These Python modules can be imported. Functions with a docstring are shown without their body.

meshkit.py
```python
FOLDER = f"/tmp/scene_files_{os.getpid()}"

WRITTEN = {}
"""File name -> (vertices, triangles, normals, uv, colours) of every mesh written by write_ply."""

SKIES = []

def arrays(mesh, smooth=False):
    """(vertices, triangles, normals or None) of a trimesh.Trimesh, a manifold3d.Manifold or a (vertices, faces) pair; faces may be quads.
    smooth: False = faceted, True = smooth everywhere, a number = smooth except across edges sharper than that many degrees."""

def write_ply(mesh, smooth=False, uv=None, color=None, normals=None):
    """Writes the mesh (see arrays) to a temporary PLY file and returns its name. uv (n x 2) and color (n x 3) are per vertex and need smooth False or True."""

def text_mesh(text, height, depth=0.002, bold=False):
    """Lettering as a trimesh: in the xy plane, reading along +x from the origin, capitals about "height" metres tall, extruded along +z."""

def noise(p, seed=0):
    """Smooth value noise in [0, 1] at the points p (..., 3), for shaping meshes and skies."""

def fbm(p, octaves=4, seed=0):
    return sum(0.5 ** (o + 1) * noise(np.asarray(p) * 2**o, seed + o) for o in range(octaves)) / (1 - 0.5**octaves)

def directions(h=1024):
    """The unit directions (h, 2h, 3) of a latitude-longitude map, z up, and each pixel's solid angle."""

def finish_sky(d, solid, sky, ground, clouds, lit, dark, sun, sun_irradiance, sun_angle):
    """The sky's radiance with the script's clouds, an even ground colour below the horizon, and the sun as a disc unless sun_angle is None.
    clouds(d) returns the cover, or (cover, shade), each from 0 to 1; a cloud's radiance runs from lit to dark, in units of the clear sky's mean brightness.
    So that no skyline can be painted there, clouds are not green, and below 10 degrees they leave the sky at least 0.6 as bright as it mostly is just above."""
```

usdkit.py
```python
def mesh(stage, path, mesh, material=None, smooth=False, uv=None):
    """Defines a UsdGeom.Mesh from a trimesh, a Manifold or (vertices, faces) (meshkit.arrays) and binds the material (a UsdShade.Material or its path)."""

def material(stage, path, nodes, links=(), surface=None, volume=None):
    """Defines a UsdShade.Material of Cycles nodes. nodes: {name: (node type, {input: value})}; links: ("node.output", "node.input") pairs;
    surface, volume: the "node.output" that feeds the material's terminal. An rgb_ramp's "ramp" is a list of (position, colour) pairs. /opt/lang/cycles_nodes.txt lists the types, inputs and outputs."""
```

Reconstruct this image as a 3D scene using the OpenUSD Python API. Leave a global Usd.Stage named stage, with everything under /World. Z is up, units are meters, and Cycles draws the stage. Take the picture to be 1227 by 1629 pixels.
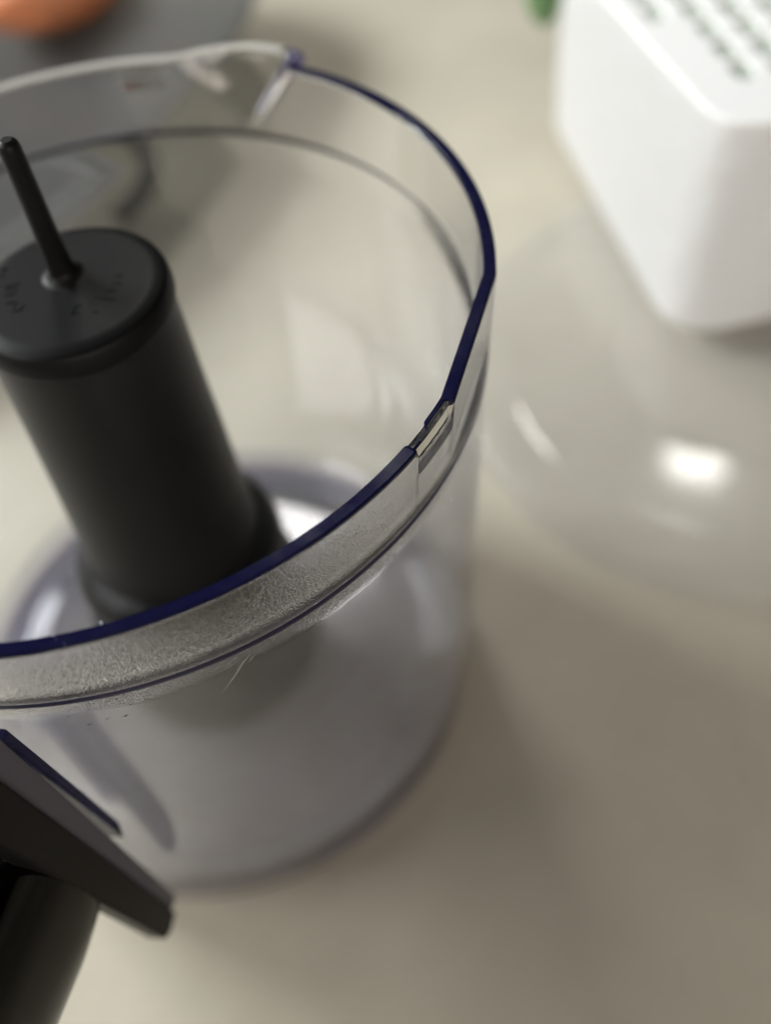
import math, random
import numpy as np, trimesh, usdkit, meshkit
from pxr import Usd, UsdGeom, UsdLux, UsdShade, Gf, Sdf, Vt
import shapely.geometry as sg
from shapely import affinity

random.seed(7)
rng = np.random.default_rng(7)
stage = Usd.Stage.CreateInMemory()
UsdGeom.SetStageUpAxis(stage, UsdGeom.Tokens.z)
UsdGeom.SetStageMetersPerUnit(stage, 1.0)
UsdGeom.Xform.Define(stage, '/World')
UsdGeom.Scope.Define(stage, '/World/Looks')
S = 0.065                                  # one bowl radius in metres
TAU = 2 * math.pi

# ---------------------------------------------------------------- camera
EYE = np.array([0.0, -2.248, 3.400]) * S
YAW, PITCH, ROLL, FPX, WPX = .288, .899, -.180, 1798.2, 1227.0
fw = np.array([math.sin(YAW) * math.cos(PITCH), math.cos(YAW) * math.cos(PITCH), -math.sin(PITCH)])
rt = np.cross(fw, [0, 0, 1]); rt /= np.linalg.norm(rt); up = np.cross(rt, fw)
c_, s_ = math.cos(ROLL), math.sin(ROLL)
R_, U_ = c_ * rt + s_ * up, -s_ * rt + c_ * up
cam = UsdGeom.Camera.Define(stage, '/World/camera')
cam.AddTransformOp().Set(Gf.Matrix4d(*R_, 0, *U_, 0, *(-fw), 0, *EYE, 1))
FOCAL = 26.0
cam.CreateFocalLengthAttr(FOCAL)
cam.CreateHorizontalApertureAttr(FOCAL * WPX / FPX)
cam.CreateVerticalApertureAttr(FOCAL * 1629 / FPX)
cam.CreateFStopAttr(FOCAL / 5.2)           # a 5.2 mm opening
cam.CreateFocusDistanceAttr(2.27 * S)
cam.CreateClippingRangeAttr(Gf.Vec2f(0.01, 50))
cam.CreateExposureAttr(0.12)

# ---------------------------------------------------------------- lights: a window at the left, two added lamps at the back for reflections, the dim room in front
def rect_light(name, pos, target, w, h, intensity, color):
    l = UsdLux.RectLight.Define(stage, '/World/' + name)
    p, t = np.array(pos, float), np.array(target, float)
    z = (p - t) / np.linalg.norm(p - t)
    x = np.cross([0, 0, 1.0] if abs(z[2]) < .99 else [0, 1.0, 0], z); x /= np.linalg.norm(x); y = np.cross(z, x)
    l.AddTransformOp().Set(Gf.Matrix4d(*x, 0, *y, 0, *z, 0, *p, 1))
    l.CreateWidthAttr(w); l.CreateHeightAttr(h); l.CreateIntensityAttr(intensity); l.CreateColorAttr(Gf.Vec3f(*color))
    return l

rect_light('window_light', (-0.42, 0.62, 0.45), (0.1, 0.1, 0.0), 0.35, 0.30, 29.0, (.97, 1.0, 1.0))
rect_light('side_window_light', (-0.77, 0.12, 0.56), (0.0, 0.0, 0.03), 0.6, 0.40, 6.4, (1.0, .99, .96))
rect_light('added_back_light', (0.125, 0.45, 0.57), (0.10, 0.20, 0.0), 0.12, 0.10, 26.0, (1.0, .98, .92))  # added lamp: lifts the back and puts the white reflection on the bowl floor
rect_light('added_glint_light', (0.41, 0.33, 0.52), (0.15, 0.10, 0.0), 0.042, 0.017, 42.0, (1.0, .98, .92))  # small added lamp, positioned for the glint on the lid
rect_light('room_light', (-0.10, -1.30, 0.50), (0.05, 0.0, 0.05), 1.5, 0.5, 4.4, (1.0, .89, .78))

# ---------------------------------------------------------------- helpers
used = {}
def numbered(path):
    n = used.get(path, -1) + 1
    used[path] = n
    return path if n == 0 else f'{path}_{n:03d}'

def obj(name, mesh, m, parent=None, smooth=30):
    path = numbered((parent.GetPath().pathString if parent else '/World') + '/' + name)
    return usdkit.mesh(stage, path, mesh, m, smooth=smooth).GetPrim()

def tag(p, label=None, cat=None, group=None, kind=None):
    for k, v in (('label', label), ('category', cat), ('group', group), ('kind', kind)):
        if v: p.SetCustomDataByKey(k, v)
    return p

def thing(name, label, cat, loc=(0, 0, 0)):
    x = UsdGeom.Xform.Define(stage, numbered('/World/' + name))
    x.AddTranslateOp().Set(Gf.Vec3d(*map(float, loc)))
    return tag(x.GetPrim(), label, cat)

def grid_mesh(X, close_j=False, cap0=None, cap1=None):
    """X: (J, N, 3) rows of a closed ring of N points; optional centre points close the first and last row."""
    J, N = X.shape[:2]
    v = X.reshape(-1, 3)
    i = np.arange(N); i2 = (i + 1) % N
    f = []
    for j in range(J if close_j else J - 1):
        a, b = j * N, ((j + 1) % J) * N
        f += [np.stack([a + i, a + i2, b + i2], 1), np.stack([a + i, b + i2, b + i], 1)]
    extra = []
    if cap0 is not None:
        extra.append(cap0); k = len(v) + len(extra) - 1
        f.append(np.stack([np.full(N, k), i2, i], 1))
    if cap1 is not None:
        extra.append(cap1); k = len(v) + len(extra) - 1; b = (J - 1) * N
        f.append(np.stack([np.full(N, k), b + i, b + i2], 1))
    if extra: v = np.vstack([v, extra])
    return v, np.vstack(f)

def lathe(profile, n=96, close=False, dz=0.0, wob=None):
    """profile (r, z) from the bottom centre outward, up and back to the axis at the top; units of S."""
    pr = np.array(profile, float)
    t = np.arange(n) / n * TAU
    c0 = c1 = None
    if pr[0, 0] < 1e-6: c0 = np.array([0, 0, pr[0, 1]]) * S; pr = pr[1:]
    if pr[-1, 0] < 1e-6: c1 = np.array([0, 0, pr[-1, 1]]) * S; pr = pr[:-1]
    X = np.stack([pr[:, :1] * np.cos(t), pr[:, :1] * np.sin(t), np.repeat(pr[:, 1:], n, 1)], -1) * S
    return grid_mesh(X, close, c0, c1)

def rounded(points, r=.02, k=5):
    """Rounds the inner corners of an open (r, z) polyline."""
    p = np.array(points, float); out = [p[0]]
    for a, b, c in zip(p[:-2], p[1:-1], p[2:]):
        d1, d2 = a - b, c - b; l1, l2 = np.linalg.norm(d1), np.linalg.norm(d2)
        q = min(r, l1 * .45, l2 * .45); s, e = b + d1 / l1 * q, b + d2 / l2 * q
        for t in np.linspace(0, 1, k): out.append((1 - t) ** 2 * s + 2 * t * (1 - t) * b + t * t * e)
    return np.array(out + [p[-1]])

def extrude(poly, depth, bevel=0.0):
    """Extrudes a shapely polygon along z from -depth/2 to depth/2 with chamfered rims."""
    if bevel <= 0:
        m = trimesh.creation.extrude_polygon(poly, depth, engine='earcut'); m.apply_translation([0, 0, -depth / 2]); return m
    import manifold3d as m3
    parts = []
    for k in range(9):
        t = k / 8 * math.pi / 2
        q = poly.buffer(-bevel * (1 - math.cos(t)) - 1e-4 * (k == 0)); h = depth - 2 * bevel * (1 - math.sin(t))
        if q.is_empty: continue
        for gpoly in getattr(q, 'geoms', [q]):
            e = trimesh.creation.extrude_polygon(gpoly, h, engine='earcut'); e.apply_translation([0, 0, -h / 2]); parts.append(e)
    return trimesh.boolean.union(parts, engine='manifold')

def to_arrays(m): return np.asarray(m.vertices), np.asarray(m.faces)
def sst(x, a, b):
    t = np.clip((x - a) / (b - a), 0, 1); return t * t * (3 - 2 * t)
def lin(x, a, b): return np.clip((x - a) / (b - a), 0, 1)

# ---------------------------------------------------------------- materials
def mat(name, nodes, links, surface='p.BSDF', volume=None):
    return usdkit.material(stage, '/World/Looks/' + name, nodes, links, surface=surface, volume=volume)

def plastic(name, color, rough=.4, grain=0.0, scale=4000, var=0.0, **kw):
    nodes = {'p': ('principled_bsdf', {'base_color': color, 'roughness': rough, **kw})}
    links = []
    nodes['g'] = ('geometry', {})
    if grain:
        nodes |= {'n': ('noise_texture', {'scale': scale, 'detail': 2.0}), 'b': ('bump', {'strength': grain, 'distance': .0002})}
        links += [('g.position', 'n.vector'), ('n.fac', 'b.height'), ('b.normal', 'p.normal')]
    if var:
        c = np.array(color)
        nodes |= {'n2': ('noise_texture', {'scale': 90.0, 'detail': 4.0}), 'rp': ('rgb_ramp', {'ramp': [(.3, tuple(c * (1 - var))), (.7, tuple(c * (1 + var)))]})}
        links += [('g.position', 'n2.vector'), ('n2.fac', 'rp.fac'), ('rp.color', 'p.base_color')]
    return mat(name, nodes, links)

M = {}
M['counter'] = mat('counter', {
    'g': ('geometry', {}), 'n': ('noise_texture', {'scale': 26.0, 'detail': 5.0, 'roughness': .6}),
    'n2': ('noise_texture', {'scale': 900.0, 'detail': 2.0}),
    'r': ('rgb_ramp', {'ramp': [(.3, (.440, .410, .330)), (.7, (.505, .474, .386))]}),
    'r2': ('rgb_ramp', {'ramp': [(.0, (.38, .38, .38)), (1., (.5, .5, .5))]}),
    'b': ('bump', {'strength': .15, 'distance': .0001}),
    'p': ('principled_bsdf', {'specular_ior_level': .35})},
    [('g.position', 'n.vector'), ('g.position', 'n2.vector'), ('n.fac', 'r.fac'), ('r.color', 'p.base_color'), ('n.fac', 'r2.fac'), ('r2.color', 'p.roughness'), ('n2.fac', 'b.height'), ('b.normal', 'p.normal')])

def clear(name, absorb, density, rough=.01, ior=1.52, frost=False):
    nodes = {'p': ('principled_bsdf', {'base_color': (1, 1, 1), 'transmission_weight': 1.0, 'roughness': rough, 'ior': ior}),
             'v': ('absorption_volume', {'color': absorb, 'density': density})}
    links = []
    if frost:      # the moulded grain of the outer side of the rim band, carried by the mesh attribute "grain"
        nodes |= {'a': ('attribute', {'attribute': 'grain'}), 'g': ('geometry', {}),
                  'n': ('noise_texture', {'scale': 4500.0, 'detail': 0.0}), 'm': ('math', {'math_type': 'multiply'}),
                  'n3': ('noise_texture', {'scale': 160.0, 'detail': 3.0}), 'm3': ('math', {'math_type': 'multiply', 'value2': .06}), 'ad': ('math', {'math_type': 'add'}),
                  'b': ('bump', {'strength': 1.0, 'distance': .00016}), 'a2': ('attribute', {'attribute': 'haze'})}
        links += [('a.fac', 'm.value1'), ('g.position', 'n.vector'), ('n.fac', 'm.value2'), ('g.position', 'n3.vector'), ('n3.fac', 'm3.value1'),
                  ('m.value', 'ad.value1'), ('m3.value', 'ad.value2'), ('ad.value', 'b.height'), ('b.normal', 'p.normal'),
                  ('a2.fac', 'p.roughness')]
    if frost:
        nodes |= {'hz': ('diffuse_bsdf', {'color': (.72, .72, .79)}), 'hx': ('mix_closure', {}), 'hm': ('math', {'math_type': 'multiply'}), 'hm2': ('math', {'math_type': 'multiply', 'value2': .55})}
        links += [('p.BSDF', 'hx.closure1'), ('hz.BSDF', 'hx.closure2'), ('a2.fac', 'hm.value1'), ('n3.fac', 'hm.value2'), ('hm.value', 'hm2.value1'), ('hm2.value', 'hx.fac')]
        return mat(name, nodes, links, surface='hx.closure', volume='v.volume')
    return mat(name, nodes, links, volume='v.volume')

M['bowl_plastic'] = clear('bowl_plastic', (.15, .135, .41), 30.0, frost=True)
def pane(name, tint, rough, ior, haze, hazecol=(.8, .8, .82), base=.022):
    return mat(name, {'t': ('transparent_bsdf', {'color': tint}), 'd': ('principled_bsdf', {'base_color': hazecol, 'roughness': .6, 'specular_ior_level': .2}), 'h': ('mix_closure', {'fac': haze}),
        'g': ('glossy_bsdf', {'color': (1, 1, 1), 'roughness': rough}), 'f': ('layer_weight', {'blend': .5}), 'pw': ('math', {'math_type': 'power', 'value2': 3.2}), 'sc': ('math', {'math_type': 'multiply_add', 'value2': ior - 1, 'value3': base}), 'x': ('mix_closure', {})},
        [('t.BSDF', 'h.closure1'), ('d.BSDF', 'h.closure2'), ('h.closure', 'x.closure1'), ('g.BSDF', 'x.closure2'), ('f.facing', 'pw.value1'), ('pw.value', 'sc.value1'), ('sc.value', 'x.fac')], surface='x.closure')
M['lid_plastic'] = pane('lid_plastic', (.985, .985, .99), .09, 1.30, .05)
M['floor_plastic'] = pane('floor_plastic', (.95, .95, .975), .07, 1.65, .09, (.68, .68, .80), .055)
M['violet_tint'] = mat('violet_tint', {'p': ('principled_bsdf', {'base_color': (.16, .155, .20), 'roughness': .3}), 't': ('transparent_bsdf', {'color': (.72, .71, .79)}), 'x': ('mix_closure', {'fac': .74})}, [('p.BSDF', 'x.closure1'), ('t.BSDF', 'x.closure2')], surface='x.closure')
M['painted_highlight'] = mat('painted_highlight', {'p': ('principled_bsdf', {'base_color': (.62, .61, .58), 'roughness': .25}), 't': ('transparent_bsdf', {}), 'x': ('mix_closure', {'fac': .5})}, [('p.BSDF', 'x.closure1'), ('t.BSDF', 'x.closure2')], surface='x.closure')  # pale colour that paints the bright reflection along the far rim
M['black'] = plastic('black', (.005, .005, .005), .44, grain=.12, scale=3000, specular_ior_level=.30)
M['cap_black'] = plastic('cap_black', (.006, .006, .0065), .44, grain=.10, scale=3500, specular_ior_level=.10)
M['pin_black'] = plastic('pin_black', (.006, .006, .006), .48, grain=.1, specular_ior_level=.14)
M['handle_black'] = plastic('handle_black', (.007, .0065, .006), .42, grain=.08, specular_ior_level=.16)
M['grip_black'] = plastic('grip_black', (.0015, .0015, .0015), .12, specular_ior_level=.18)
M['white'] = mat('white', {'p': ('principled_bsdf', {'base_color': (.90, .90, .90), 'roughness': .28}), 't': ('translucent_bsdf', {'color': (.92, .92, .92)}),
    'g': ('geometry', {}), 'n': ('noise_texture', {'scale': 130.0, 'detail': 2.0}), 'b': ('bump', {'strength': .7, 'distance': .0016}), 'x': ('mix_closure', {'fac': .5})},
    [('g.position', 'n.vector'), ('n.fac', 'b.height'), ('b.normal', 'p.normal'), ('p.BSDF', 'x.closure1'), ('t.BSDF', 'x.closure2')], surface='x.closure')
M['white_top'] = plastic('white_top', (.90, .91, .91), .35)
M['green'] = plastic('green', (.13, .24, .10), .5, var=.25)
M['pale_green'] = plastic('pale_green', (.40, .46, .39), .5, var=.15)
M['grey'] = mat('grey', {'p': ('principled_bsdf', {'base_color': (.20, .20, .195), 'roughness': .18}), 't': ('translucent_bsdf', {'color': (.45, .45, .44)}), 'x': ('mix_closure', {'fac': .5}),
    'c': ('transparent_bsdf', {'color': (.62, .62, .61)}), 'y': ('mix_closure', {'fac': .38})},
    [('p.BSDF', 'x.closure1'), ('t.BSDF', 'x.closure2'), ('x.closure', 'y.closure1'), ('c.BSDF', 'y.closure2')], surface='y.closure')
M['orange'] = plastic('orange', (.66, .26, .12), .45, var=.15, subsurface_weight=.2, subsurface_scale=.004)
M['navy'] = mat('navy', {'p': ('principled_bsdf', {'base_color': (.008, .0085, .040), 'roughness': .14, 'specular_ior_level': .28}), 't': ('transparent_bsdf', {'color': (.28, .28, .52)}), 'x': ('mix_closure', {'fac': .28}),
    'g': ('geometry', {}), 'n': ('noise_texture', {'scale': 130.0, 'detail': 4.0, 'roughness': .7}), 'r': ('rgb_ramp', {'ramp': [(.35, (.08, .08, .08)), (.75, (.26, .26, .26))]})},
    [('g.position', 'n.vector'), ('n.fac', 'r.fac'), ('r.color', 'p.roughness'), ('p.BSDF', 'x.closure1'), ('t.BSDF', 'x.closure2')], surface='x.closure')
M['navy_soft'] = mat('navy_soft', {'p': ('principled_bsdf', {'base_color': (.020, .018, .045), 'roughness': .3, 'specular_ior_level': .3}), 't': ('transparent_bsdf', {'color': (.5, .5, .62)}), 'x': ('mix_closure', {'fac': .35})},
    [('p.BSDF', 'x.closure1'), ('t.BSDF', 'x.closure2')], surface='x.closure')
M['violet_corner'] = mat('violet_corner', {'p': ('principled_bsdf', {'base_color': (.22, .21, .42), 'roughness': .18}), 't': ('transparent_bsdf', {'color': (.75, .73, .9)}), 'x': ('mix_closure', {'fac': .45})}, [('p.BSDF', 'x.closure1'), ('t.BSDF', 'x.closure2')], surface='x.closure')
M['lavender'] = plastic('lavender', (.085, .082, .108), .4)
M['fibre'] = plastic('fibre', (.8, .82, .9), .5)
M['scuff'] = plastic('scuff', (.72, .72, .72), .5)
M['nick'] = plastic('nick', (.08, .08, .09), .5)

# ---------------------------------------------------------------- the setting: the counter
v, f = [], []
n = 40
xs, ys = np.linspace(-1.2, 1.4, n), np.linspace(-1.0, 1.6, n)
g = np.stack(np.meshgrid(xs, ys, indexing='ij'), -1).reshape(-1, 2)
top = np.column_stack([g, np.zeros(len(g))])
for a in range(n - 1):
    for b in range(n - 1):
        k = a * n + b; f.append([k, k + n, k + n + 1, k + 1])
tag(obj('countertop', (top, np.array(f)), M['counter'], smooth=True), 'cream kitchen countertop under everything', 'countertop', kind='structure')

# ---------------------------------------------------------------- the clear bowl of the food processor
bowl = thing('food_processor_bowl', 'clear chopper bowl with navy rim edge, pouring spout and black handle, in front', 'bowl')
RIM, LEDGE = 1.725, 1.511
N = 1440
th = np.arange(N) / N * TAU - math.pi
deg = np.degrees(th)
WALL = .034
H_AZ = -120.0                              # where the handle sits

CRISP = 1 - sst(deg, -30, -12)
def band_r(z): return .976 + .024 * lin(z, LEDGE, RIM)
def outer_r(z):                            # the plain outer radius of body and band
    body = np.interp(z, [0, .05, LEDGE], [.842, .853, .968])
    # the band's lower edge is crisp in front and on the far side a soft shoulder
    w = CRISP * lin(z, LEDGE - .003, LEDGE + .003) + (1 - CRISP) * sst(z, LEDGE - .03, LEDGE + .02)
    return body * (1 - w) + band_r(z) * w
def inner_r(z):
    body = np.interp(z, [0, LEDGE], [.849 - WALL, .964 - WALL])
    return body + (band_r(z) - WALL + .004 - body) * (CRISP * sst(z, LEDGE - .012, LEDGE + .012) + (1 - CRISP) * sst(z, LEDGE - .05, LEDGE + .035))

rows, kinds = [], []                       # (r(th), z(th)), kind
def row(r, z, kind): rows.append((np.broadcast_to(np.asarray(r, float), N).copy(), np.broadcast_to(np.asarray(z, float), N).copy())); kinds.append(kind)
# underside and foot ring
for r, z in ((.812, .045), (.806, .02), (.806, .006), (.815, .0), (.828, .001), (.838, .012)): row(r, z, 'foot')
zs = np.unique(np.round(np.concatenate([np.linspace(.03, LEDGE - .02, 44), np.array([-.012, -.0035, -.003, 0, .003, .0035, .008, .015, .022]) + LEDGE, np.linspace(LEDGE + .03, RIM - .006, 22)]), 5))
for z in zs: row(outer_r(z), z, 'outer')
ro, ri = outer_r(RIM), inner_r(RIM)
for k, (q, dz) in enumerate(((0, .003), (.10, .0005), (.2, 0), (.32, 0), (.40, 0), (.48, 0), (.56, 0), (.7, 0), (.86, 0), (.94, .001), (1, .004))):
    row(ro + (ri - ro) * q, RIM - dz, f'rim{q}')
for z in zs[::-1]:
    if z > .055: row(inner_r(z), z, 'inner')

az = deg
X = np.zeros((len(rows), N, 3)); G = np.zeros((len(rows), N)); HZ = np.full((len(rows), N), .015)
ang = np.radians(az)
in_notch = lin(az, -60.3, -60.0) * lin(az, -51.7, -52.1)
chip = .5 + .5 * np.sin(az * 4.0) * np.cos(az * 6.5)
for j, ((r, z), kind) in enumerate(zip(rows, kinds)):
    w = sst(z, LEDGE, LEDGE + .05)
    # flat facet of the band between the corner and the notch
    mid, half = -40.5, 11.5
    chord = np.where(np.abs(az - mid) < half, np.cos(np.radians(half)) / np.cos(np.radians(az - mid)), 1.0)
    r = r * (1 + (chord - 1) * w)
    # pouring spout: steep right side, long left side, fading out downwards
    if kind != 'floor' and kind != 'foot':
        wz = lin(z, 1.535, RIM) ** .8
        edge = 35.3 + (1 - lin(z, 1.535, RIM)) * 8.5
        left = 58.0 - (1 - lin(z, 1.535, RIM)) * 10.0
        bump = sst(az, edge, edge + 2.4) * (.25 + .75 * sst(az, left, left - 14)) * sst(az, left + 1.0, left - 5.0)
        r = r + .072 * bump * wz
        z = z + .004 * bump * (z > RIM - .01)
    if kind == 'outer':
        # broken notch in the rim: a shallow pocket in the band's outer face
        pocket = in_notch * lin(z, 1.652, 1.660)
        r = r - .0105 * pocket
        # a vertical weld seam under the notch
        r = r + .0028 * np.exp(-((az + 60.2) / .16) ** 2) * lin(z, LEDGE, LEDGE + .03)
        # small moulded window on the far side
        r = r + .005 * lin(az, 60.3, 60.9) * lin(az, 68.3, 67.7) * lin(z, 1.648, 1.655) * lin(z, 1.690, 1.683)
    if kind.startswith('rim'):
        q = float(kind[3:])
        if q <= .52: z = z - in_notch * (.034 if q < .42 else .030) * (1 - .04 * chip * (q > .3))
        if q <= .05: r = r - .0105 * in_notch
        elif .05 < q < .55: z = z - in_notch * .0010 * np.sin(az * 3.5 + q * 9)
        else: z = z - in_notch * lin(az, -56, -59.5) * (.010 + .008 * chip) * (q < .95)   # chipped remains of the inner half
    if kind == 'outer':
        G[j] = lin(z, 1.430, 1.475) * (1 - .65 * lin(z, LEDGE + .03, RIM - .02)) * (1 - .92 * in_notch * lin(z, 1.65, 1.66)) * (1 - sst(az, -35, -15) * .8)
        G[j] *= np.where((az > 5) & (az < 178), .15, 1)
    if kind == 'floor': HZ[j] = .07 * (r < .68) + .12 * (r > .68)
    if kind == 'foot': HZ[j] = .22
    if kind == 'outer': HZ[j] = np.maximum(.045 * G[j], .11 * sst(z, .12, .40) * (1 - sst(z, LEDGE - .09, LEDGE - .03)) * (az < 20))
    X[j] = np.stack([r * np.cos(ang), r * np.sin(ang), z], -1)
Vb, Fb = grid_mesh(X * S, True)
wall = obj('bowl_body', (Vb, Fb), M['bowl_plastic'], bowl, smooth=True)
hv = HZ.ravel().astype(np.float32)
UsdGeom.PrimvarsAPI(wall).CreatePrimvar('haze', Sdf.ValueTypeNames.FloatArray, 'vertex').Set(Vt.FloatArray.FromNumpy(hv))
gv = G.ravel().astype(np.float32)
UsdGeom.PrimvarsAPI(wall).CreatePrimvar('grain', Sdf.ValueTypeNames.FloatArray, 'vertex').Set(Vt.FloatArray.FromNumpy(gv))

ft = rounded([(.03, .2005), (.30, .2005), (.60, .2005), (.645, .195), (.675, .168), (.715, .164), (.735, .180), (.765, .188), (.795, .19), (.818, .215)], .025, 6)
fu = [(r_ - .006 * (r_ > .7), z_ - .022) for r_, z_ in ft[::-1]]
obj('bowl_floor', lathe([(0, .1785)] + fu[::-1] + [tuple(q) for q in ft[::-1]] + [(0, .2005)], n=160), M['floor_plastic'], bowl, smooth=40)

obj('base_ring', lathe(np.array([(.772, .004), (.803, .004), (.806, .03), (.808, .13), (.80, .14), (.79, .13), (.778, .03)]), n=160, close=True), M['violet_tint'], bowl, smooth=40)

# the navy cut edge along the top of the rim (it thins out at the broken notch) and the navy underside of the band
def edge_loop(q0, q1, z, h, a0=166, span=231):
    """A closed ring lying on rows of the rim: q0, q1 fractions across the wall from outside to inside, per angle."""
    jo, ji = kinds.index('rim0'), kinds.index('rim1')
    A, B = X[jo], X[ji]
    P0, P1 = A + (B - A) * q0[:, None], A + (B - A) * q1[:, None]
    zz = np.broadcast_to(z, N)
    mk = lambda P, dz: np.column_stack([P[:, :2], zz + dz])
    e = (P1 - P0) * .10
    keep = np.roll(np.arange(N), -int(np.argmin(np.abs(az - a0))))
    keep = keep[((az[keep] - a0) % 360) < span]
    Q = np.array([mk(P0, 0), mk(P0, h * .6), mk(P0 + e, h), mk(P1 - e, h), mk(P1, h * .6), mk(P1, 0)])[:, keep].transpose(1, 0, 2)
    return grid_mesh(Q * S, False, Q[0].mean(0) * S, Q[-1].mean(0) * S)
topz = np.maximum(X[kinds.index('rim0.7')][:, 2], RIM - .004)
q0 = np.where(in_notch > .5, .60 + .03 * np.sin(az * 2.7), .0)
q1 = np.where((in_notch > .5) & (az < -56.4), q0 + .05 + .05 * np.sin(az * 5) ** 2, 1.0)
obj('rim_edge', edge_loop(q0, q1, topz + .0006 - .022 * ((in_notch > .5) & (az < -56.4)), .0075), M['navy'], bowl, smooth=35)
lo_r, ring_r = outer_r(LEDGE - .004) + .0012, np.full(N, .9755)
ringp = lambda rr, z: np.column_stack([rr * np.cos(ang), rr * np.sin(ang), np.full(N, z)])
Q = np.array([ringp(lo_r - .0005, LEDGE - .020), ringp(ring_r - .001, LEDGE - .016), ringp(ring_r, LEDGE - .010), ringp(ring_r - .0005, LEDGE - .0045), ringp(lo_r, LEDGE - .0045)])
obj('band_edge', grid_mesh(Q * S, True), M['navy_soft'], bowl, smooth=35)

obj('rim_highlight_strip', edge_loop(np.zeros(N), np.ones(N), X[kinds.index('rim0.7')][:, 2] + .0006, .006, 40, 125.5), M['painted_highlight'], bowl, smooth=35)  # strip painted pale in place of the window reflection on the far rim

# the thick violet-tinted corner at the right side of the pouring spout
def on_spout(azd, r, z): return np.array([r * math.cos(math.radians(azd)), r * math.sin(math.radians(azd)), z])
c0, c1, c2 = on_spout(37.2, 1.062, 1.722), on_spout(39.6, 1.052, 1.66), on_spout(44.2, 1.008, 1.545)
sp_rows = []
for k in range(13):
    t = k / 12; c = (1 - t) ** 2 * c0 + 2 * t * (1 - t) * c1 + t * t * c2
    d = 2 * (1 - t) * (c1 - c0) + 2 * t * (c2 - c1); d /= np.linalg.norm(d)
    n_ = np.cross(d, c * [1, 1, 0]); n_ /= np.linalg.norm(n_); b_ = np.cross(d, n_); q = np.arange(12) / 12 * TAU
    sp_rows.append(c + (.024 - .012 * t) * np.cos(q)[:, None] * n_ + .012 * np.sin(q)[:, None] * b_)
obj('spout_corner', grid_mesh(np.array(sp_rows) * S, False, c0 * S, c2 * S), M['violet_corner'], bowl, smooth=True)

# handle: polygon in the plane of (outward, up), swept sideways
ea = math.radians(H_AZ); er = np.array([math.cos(ea), math.sin(ea), 0]); et = np.array([-er[1], er[0], 0])
def in_handle(m, side=0.0):
    v = np.asarray(m.vertices) - [0, 0, side]
    w = v[:, :1] * er + v[:, 1:2] * np.array([0, 0, 1.0]) - v[:, 2:3] * et
    f = np.asarray(m.faces)
    t = trimesh.Trimesh(w * S, f, process=False); t.fix_normals()
    return to_arrays(t)
li = lambda z: .977 + .1246 * (z - .32)     # the mount's inner and outer lines lean outward with the bowl's wall
lo_ = lambda z: 1.060 + .150 * (z - .343)
obj('handle_mount', in_handle(extrude(sg.Polygon([(li(.33), .325), (lo_(.33) - .02, .335), (lo_(.36), .36), (lo_(1.58), 1.58), (lo_(1.60) - .02, 1.60), (li(1.60), 1.60)]), .06, .010), .07), M['handle_black'], bowl)
rib = sg.Polygon([(li(.335) - .045, .335), (li(.335) - .002, .335), (li(1.56) - .002, 1.56), (li(1.56) - .075, 1.56)])
obj('handle_rib', in_handle(extrude(rib, .05, .012), .068), M['lavender'], bowl)
root = sg.Polygon([(li(.80) - .082, .80), (li(1.52) - .078, 1.52), (li(1.52) - .100, 1.52), (li(.86) - .106, .86)])
obj('rib_root', in_handle(extrude(root, .045, .006), .066), M['navy'], bowl)
gi = lambda z: lo_(z) + .002
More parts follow.
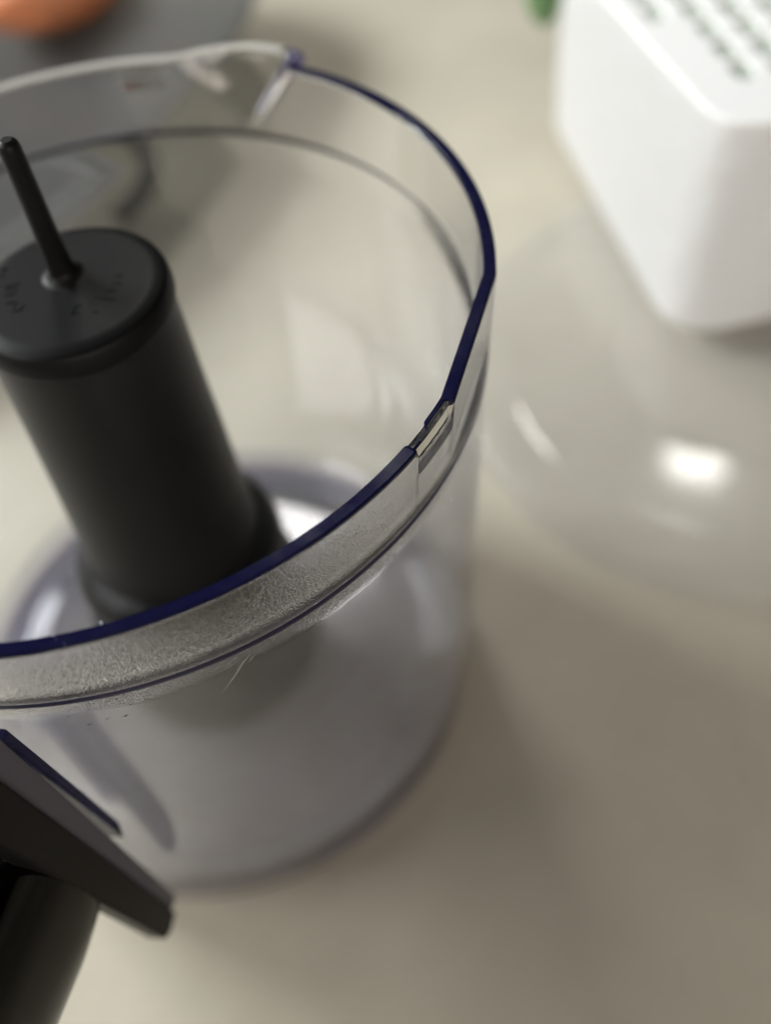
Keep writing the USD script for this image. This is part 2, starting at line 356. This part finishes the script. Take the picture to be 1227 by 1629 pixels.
gp_ = np.array([(1.112, .99), (1.20, 1.01), (1.34, 1.06), (1.54, 1.15), (1.69, 1.30), (1.74, 1.48), (1.68, 1.63), (1.54, 1.70), (1.36, 1.70), (1.20, 1.66)])
gw_ = np.array([.235, .250, .245, .225, .19, .16, .145, .135, .125, .11])
tq = np.linspace(0, len(gp_) - 1, 46)
from scipy.interpolate import CubicSpline
gc = CubicSpline(np.arange(len(gp_)), gp_)(tq); gt = CubicSpline(np.arange(len(gp_)), gp_)(tq, 1); gt /= np.linalg.norm(gt, axis=1)[:, None]
gw = np.interp(tq, np.arange(len(gw_)), gw_); ph = np.arange(40) / 40 * TAU
ring3 = [np.column_stack([gc[k, 0] - gt[k, 1] * gw[k] * np.sign(np.cos(ph)) * np.abs(np.cos(ph)) ** .8, gc[k, 1] + gt[k, 0] * gw[k] * np.sign(np.cos(ph)) * np.abs(np.cos(ph)) ** .8, .098 * np.sign(np.sin(ph)) * np.abs(np.sin(ph)) ** .8]) for k in range(46)]
gv_, gf_ = grid_mesh(np.array(ring3), False, np.append(gc[0], 0), np.append(gc[-1], 0))
obj('handle_grip', in_handle(trimesh.Trimesh(gv_, gf_, process=False)), M['grip_black'], bowl, smooth=50)

# fine scratches, nicks and lint on the bowl, each a thin sliver lying on the plastic
def on_wall(azd, z, lift=.0012):
    a = math.radians(azd); r = float(np.interp(azd, deg, outer_r(z))) + lift
    return np.array([r * math.cos(a), r * math.sin(a), z])
def sliver(p, q, w):
    p, q = np.array(p), np.array(q); d = (q - p) / np.linalg.norm(q - p); nrm = p * [1, 1, 0]; nrm /= np.linalg.norm(nrm); s = np.cross(d, nrm) * w / 2
    m = (p + q) / 2
    pts = np.array([p, m + s, q, m - s, m + nrm * w * .4])
    return pts * S, np.array([[0, 1, 4], [1, 2, 4], [2, 3, 4], [3, 0, 4]])

# ---------------------------------------------------------------- the black blade hub standing in the bowl
hub = thing('blade_hub', '', 'blade hub', (0, 0, .204 * S))
def hl(profile, **k):
    v, f = lathe(profile, **k); v = v - [0, 0, .204 * S]; return v, f
hub.SetCustomDataByKey('label', 'matte black column with a thin upright pin on its cap, standing inside the clear bowl')
obj('hub_column', hl(np.vstack([[(0, .56)], rounded([(.266, .56), (.262, .72), (.250, 1.0), (.240, 1.33), (.2335, 1.63), (.2325, 1.662)], .01), [(0, 1.662)]])), M['black'], hub)
obj('hub_collar', hl(np.vstack([[(0, .50)], rounded([(.29, .50), (.318, .60), (.322, .70), (.310, .755), (.258, .79)], .03), [(0, .79)]])), M['black'], hub)
obj('hub_skirt', hl(np.vstack([[(0, .205)], rounded([(.34, .205), (.35, .25), (.345, .48), (.33, .54), (.28, .56)], .03), [(0, .56)]])), M['black'], hub)
obj('hub_cap', hl(np.vstack([[(0, 1.664)], rounded([(.232, 1.664), (.241, 1.667), (.243, 1.680), (.242, 1.704), (.234, 1.727), (.205, 1.738), (.13, 1.739), (.06, 1.739)], .02, 8), [(0, 1.739)]]), n=160), M['cap_black'], hub)
pv, pf = hl(np.vstack([[(0, 1.735)], rounded([(.056, 1.7385), (.044, 1.742), (.031, 1.756), (.0285, 1.80), (.025, 2.085), (.021, 2.099), (.012, 2.106)], .012, 7), [(0, 2.107)]]), n=64)
obj('pin', (pv + np.array([.004, .042, 0]) * S, pf), M['pin_black'], hub)
# raised moulding marks on the cap
MARKS = [[(-0.1317, 0.0802), (-0.0998, 0.0711)],
         [(-0.1331, 0.0652), (-0.1131, 0.0622), (-0.1134, 0.0529)],
         [(-0.1391, 0.0468), (-0.1198, 0.0411)],
         [(-0.1441, 0.0157), (-0.1309, 0.0168), (-0.1133, 0.0041), (-0.1096, -0.0118), (-0.1214, -0.0229), (-0.1368, -0.0177)],
         [(-0.1262, 0.0046), (-0.1303, -0.0052)],
         [(-0.1286, 0.1462), (-0.1155, 0.1446)],
         [(-0.1352, 0.1243), (-0.1296, 0.124)],
         [(-0.0164, -0.1058), (-0.0003, -0.0795), (0.0093, -0.0854)],
         [(-0.0128, -0.099), (0.0008, -0.1104)],
         [(0.0294, -0.0795), (0.0306, -0.1228), (0.0385, -0.1276)],
         [(0.0489, -0.0762), (0.0845, -0.1088)],
         [(0.0796, -0.0737), (0.0962, -0.0747)],
         [(0.0998, -0.0487), (0.1155, -0.0598)],
         [(0.1132, -0.0285), (0.1245, -0.0356)]]
for m_ in MARKS:
    ls = sg.LineString(m_).buffer(.0024, cap_style=1)
    e = trimesh.creation.extrude_polygon(ls, .0034, engine='earcut'); e.apply_translation([0, 0, 1.7375])
    e.apply_scale(S); e.apply_translation([0, 0, -.204 * S])
    obj('moulded_mark', to_arrays(e), M['cap_black'], hub, smooth=False)

for (a0, z0), (a1, z1), w, k in (((-92.62, 1.349), (-87.97, 1.446), .0009, 'scuff'), ((-89.8, 1.421), (-87.2, 1.46), .0014, 'scuff'),
        ((-103.07, 1.430), (-102.37, 1.435), .004, 'nick'), ((-104.56, 1.385), (-103.73, 1.392), .005, 'nick'), ((-109.39, 1.376), (-108.34, 1.382), .004, 'nick'),
        ((-110.95, 1.427), (-110.13, 1.429), .003, 'nick'), ((-106.66, 1.389), (-106.11, 1.393), .003, 'nick'), ((-107.91, 1.445), (-107.48, 1.448), .003, 'nick')):
    obj('scratch', sliver(on_wall(a0, z0), on_wall(a1, z1), w), M[k], bowl, smooth=False)
for i in range(18):                        # the scuffed patches under the band
    a0 = rng.choice([-89.5, -76.5]) + rng.normal(0, 2.2); z0 = 1.452 + rng.normal(0, .016) + (.0 if a0 < -83 else .010)
    L = rng.uniform(.4, 1.3)
    obj('scratch', sliver(on_wall(a0, z0), on_wall(a0 + L, z0 + L * .016), .0008), M['scuff'], bowl, smooth=False)

def fibre(pts, r=.0014):
    p = np.array(pts, float); rows = []
    t = np.linspace(0, 1, 9)
    c = (1 - t)[:, None] ** 2 * p[0] + 2 * (t * (1 - t))[:, None] * p[1] + (t ** 2)[:, None] * p[2]
    for k in range(9):
        d = c[min(k + 1, 8)] - c[max(k - 1, 0)]; d /= np.linalg.norm(d); a = np.cross(d, [0, 0, 1.]); a /= np.linalg.norm(a); b = np.cross(d, a)
        q = np.arange(5) / 5 * TAU
        rows.append(c[k] + r * (np.cos(q)[:, None] * a + np.sin(q)[:, None] * b))
    return grid_mesh(np.array(rows) * S, False, c[0] * S, c[-1] * S)
for i, (pts, lb) in enumerate(((((-.274, -.929, 1.7265), (-.262, -.934, 1.734), (-.268, -.943, 1.7265)), 'tiny pale lint fibre nearest the left end of the navy rim'),
                  (((-.258, -.955, 1.7265), (-.251, -.957, 1.731), (-.257, -.963, 1.7265)), 'tiny pale lint fibre on the outer half of the navy rim'),
                  (((-.1834, -.944, 1.7265), (-.180, -.948, 1.731), (-.1846, -.9525, 1.7265)), 'tiny pale lint fibre on the navy rim below the black hub'))):
    tag(obj('lint_fibre', fibre(pts), M['fibre'], smooth=True), lb, 'lint')

# ---------------------------------------------------------------- the round clear lid lying flat at the right
LC = (2.42, .30)
lid = thing('clear_lid', 'round clear plastic lid with raised rings lying flat under the white box', 'lid', (LC[0] * S, LC[1] * S, 0))
topp = rounded([(1.215, .004), (1.212, .086), (1.205, .0935), (1.16, .0945), (1.02, .0945), (.99, .0995), (.96, .0945), (.60, .0945), (.575, .099), (.55, .0945), (.40, .0945), (.02, .0945)], .02)
bot = [(p[0] - (.03 if p[0] > 1.1 else 0), max(p[1] - .028, .004)) for p in topp[::-1] if p[0] < 1.17]
prof = [(0, .0665)] + bot[1:] + [(1.17, .004)] + [tuple(q) for q in topp] + [(0, .0945)]
obj('lid_disc', lathe(prof, n=160), M['lid_plastic'], lid, smooth=40)

# ---------------------------------------------------------------- the white box with the slotted top
def rquad(c, r, k=8):
    """Rounded quadrilateral as a ring of 4*k points."""
    c = np.array(c, float); out = []
    for i in range(4):
        a, b, d = c[i - 1], c[i], c[(i + 1) % 4]
        s, e = b + (a - b) / np.linalg.norm(a - b) * r, b + (d - b) / np.linalg.norm(d - b) * r
        for t in np.linspace(0, 1, k): out.append((1 - t) ** 2 * s + 2 * t * (1 - t) * b + t * t * e)
    return np.array(out)
B0 = np.array([(2.13, .475), (2.507, 2.184)]); w0 = 1.40 * np.array([.9765, -.2154])
T0 = np.array([(2.315, .530), (2.535, 2.15)]); w1 = 1.26 * np.array([.985, -.15])
bq = np.array([B0[0], B0[0] + w0, B0[1] + w0, B0[1]]); tq = np.array([T0[0], T0[0] + w1, T0[1] + w1, T0[1]])
bc = bq.mean(0)
box = thing('white_box', 'white plastic box with green-backed slots in its top, behind the clear bowl', 'container', (bc[0] * S, bc[1] * S, .1 * S))
ORG = np.array([bc[0], bc[1], .1])
def quad(t, grow=0.0):
    c = bq * (1 - t) + tq * t; m = c.mean(0)
    return m + (c - m) * (1 + grow / .75)
def ring(t, z, grow=0.0, r=.24): return np.column_stack([rquad(quad(t, grow), r), np.full(32, z)])
def loft(rings):
    X = np.array(rings) - ORG
    return grid_mesh(X * S, False, X[0].mean(0) * S, X[-1].mean(0) * S)
side = [ring(0, .115, -.05), ring(0, .102, -.03), ring(0, .104, -.008), ring(.01, .125, .0)]
for t in np.linspace(.06, .94, 14): side.append(ring(t, .1 + .87 * t, .012 * math.sin(t * math.pi)))
side += [ring(.97, .955, -.006), ring(.97, .959, -.05)]
obj('box_body', loft(side), M['white'], box, smooth=35)
# the slotted top panel, a plate with real openings
plate_ring = sg.Polygon(rquad(quad(1.0, .018), .24))
slots = []
d1, d2 = np.array([-.031, -.152]), np.array([.133, -.068])
ax_ = math.degrees(math.atan2(d1[1], d1[0]))
for j in range(8):
    for i in range(-5, 4):
        p = np.array([2.536, 1.353]) + i * d1 + j * d2
        s = sg.LineString([(-.028, 0), (.028, 0)]).buffer(.037, quad_segs=5)
        s = affinity.translate(affinity.rotate(s, ax_, origin=(0, 0)), *p)
        if plate_ring.buffer(-.08).contains(s): slots.append(s)
from shapely import union_all
pl = plate_ring.difference(union_all(slots))
def plate(poly, z0, h):
    e = trimesh.creation.extrude_polygon(poly, h, engine='earcut'); e.apply_translation([0, 0, z0]); e.apply_translation(-ORG); e.apply_scale(S); return e
pieces = trimesh.boolean.union([plate(pl, .966, .010), plate(pl.buffer(-.006), .966, .014)], engine='manifold')
obj('slotted_top', to_arrays(pieces), M['white_top'], box, smooth=False)
obj('green_insert', to_arrays(plate(plate_ring.buffer(-.10), .9612, .003)), M['pale_green'], box, smooth=False)
tabm = trimesh.creation.icosphere(3, 1.0); tv = np.sign(tabm.vertices) * np.abs(tabm.vertices) ** .7
tv = tv * [.09, .08, .18] * np.column_stack([1 - .35 * (tv[:, 2] < 0) * -tv[:, 2], np.ones(len(tv)), np.ones(len(tv))]) + np.array([2.56, 2.29, .68]) - ORG
obj('green_tab', (tv * S, np.array(tabm.faces)), M['green'], box, smooth=True)

# ---------------------------------------------------------------- the grey bowl at the back left and the orange food in it
GC = (-.60, 3.90)
gb = thing('grey_bowl', 'smoky grey see-through dish with a strap at its side, at the back left', 'bowl', (GC[0] * S, GC[1] * S, 0))
tt = np.arange(180) / 180 * TAU - math.pi
stretch = 1 + .22 * np.exp(-((np.degrees(tt) + 4) / 24.0) ** 2)
gp = rounded([(.3, .004), (1.24, .004), (1.33, .03), (1.52, .20), (1.72, .44), (1.79, .455), (1.78, .475), (1.70, .465), (1.46, .24), (1.24, .09), (1.0, .07), (.3, .07)], .04)
Xg = np.array([[(r * (1 + (s - 1) * sst(r, 1.25, 1.75)) * math.cos(t), r * (1 + (s - 1) * sst(r, 1.25, 1.75)) * math.sin(t), z) for t, s in zip(tt, stretch)] for r, z in gp])
obj('bowl_shell', grid_mesh(Xg * S, False, np.array([0, 0, .004]) * S, np.array([0, 0, .07]) * S), M['grey'], gb, smooth=40)
def strap(path, w, h):
    p = np.array(path, float); t = np.linspace(0, 1, 24); n_ = len(p) - 1
    c = sum((math.comb(n_, k) * (1 - t) ** (n_ - k) * t ** k)[:, None] * p[k] for k in range(n_ + 1))
    rows = []
    for k in range(24):
        d = c[min(k + 1, 23)] - c[max(k - 1, 0)]; d /= np.linalg.norm(d); a = np.cross(d, [0.8, -.6, 0]); a /= np.linalg.norm(a); b = np.cross(a, d)
        q = np.arange(12) / 12 * TAU
        rows.append(c[k] + w * np.cos(q)[:, None] * b + h * np.sin(q)[:, None] * a)
    return grid_mesh(np.array(rows) * S, False, c[0] * S, c[-1] * S)
obj('side_strap', strap([(1.20, -1.30, .45), (1.24, -1.42, .42), (1.16, -1.36, .20), (.98, -1.18, .02)], .05, .03), M['grey'], gb, smooth=True)

oc = np.array([.58, 4.60, .40])
om = trimesh.creation.icosphere(4, 1.0); ov = om.vertices.copy()
ov *= (1 + .08 * (meshkit.fbm(ov * 2.2 + 5, 3, 3) - .5))[:, None] * np.array([.50, .38, .27])
og = thing('orange_food', 'orange piece of food lying in the smoky grey dish at the back left', 'fruit', oc * S)
obj('flesh', (ov * S, np.array(om.faces)), M['orange'], og, smooth=True)
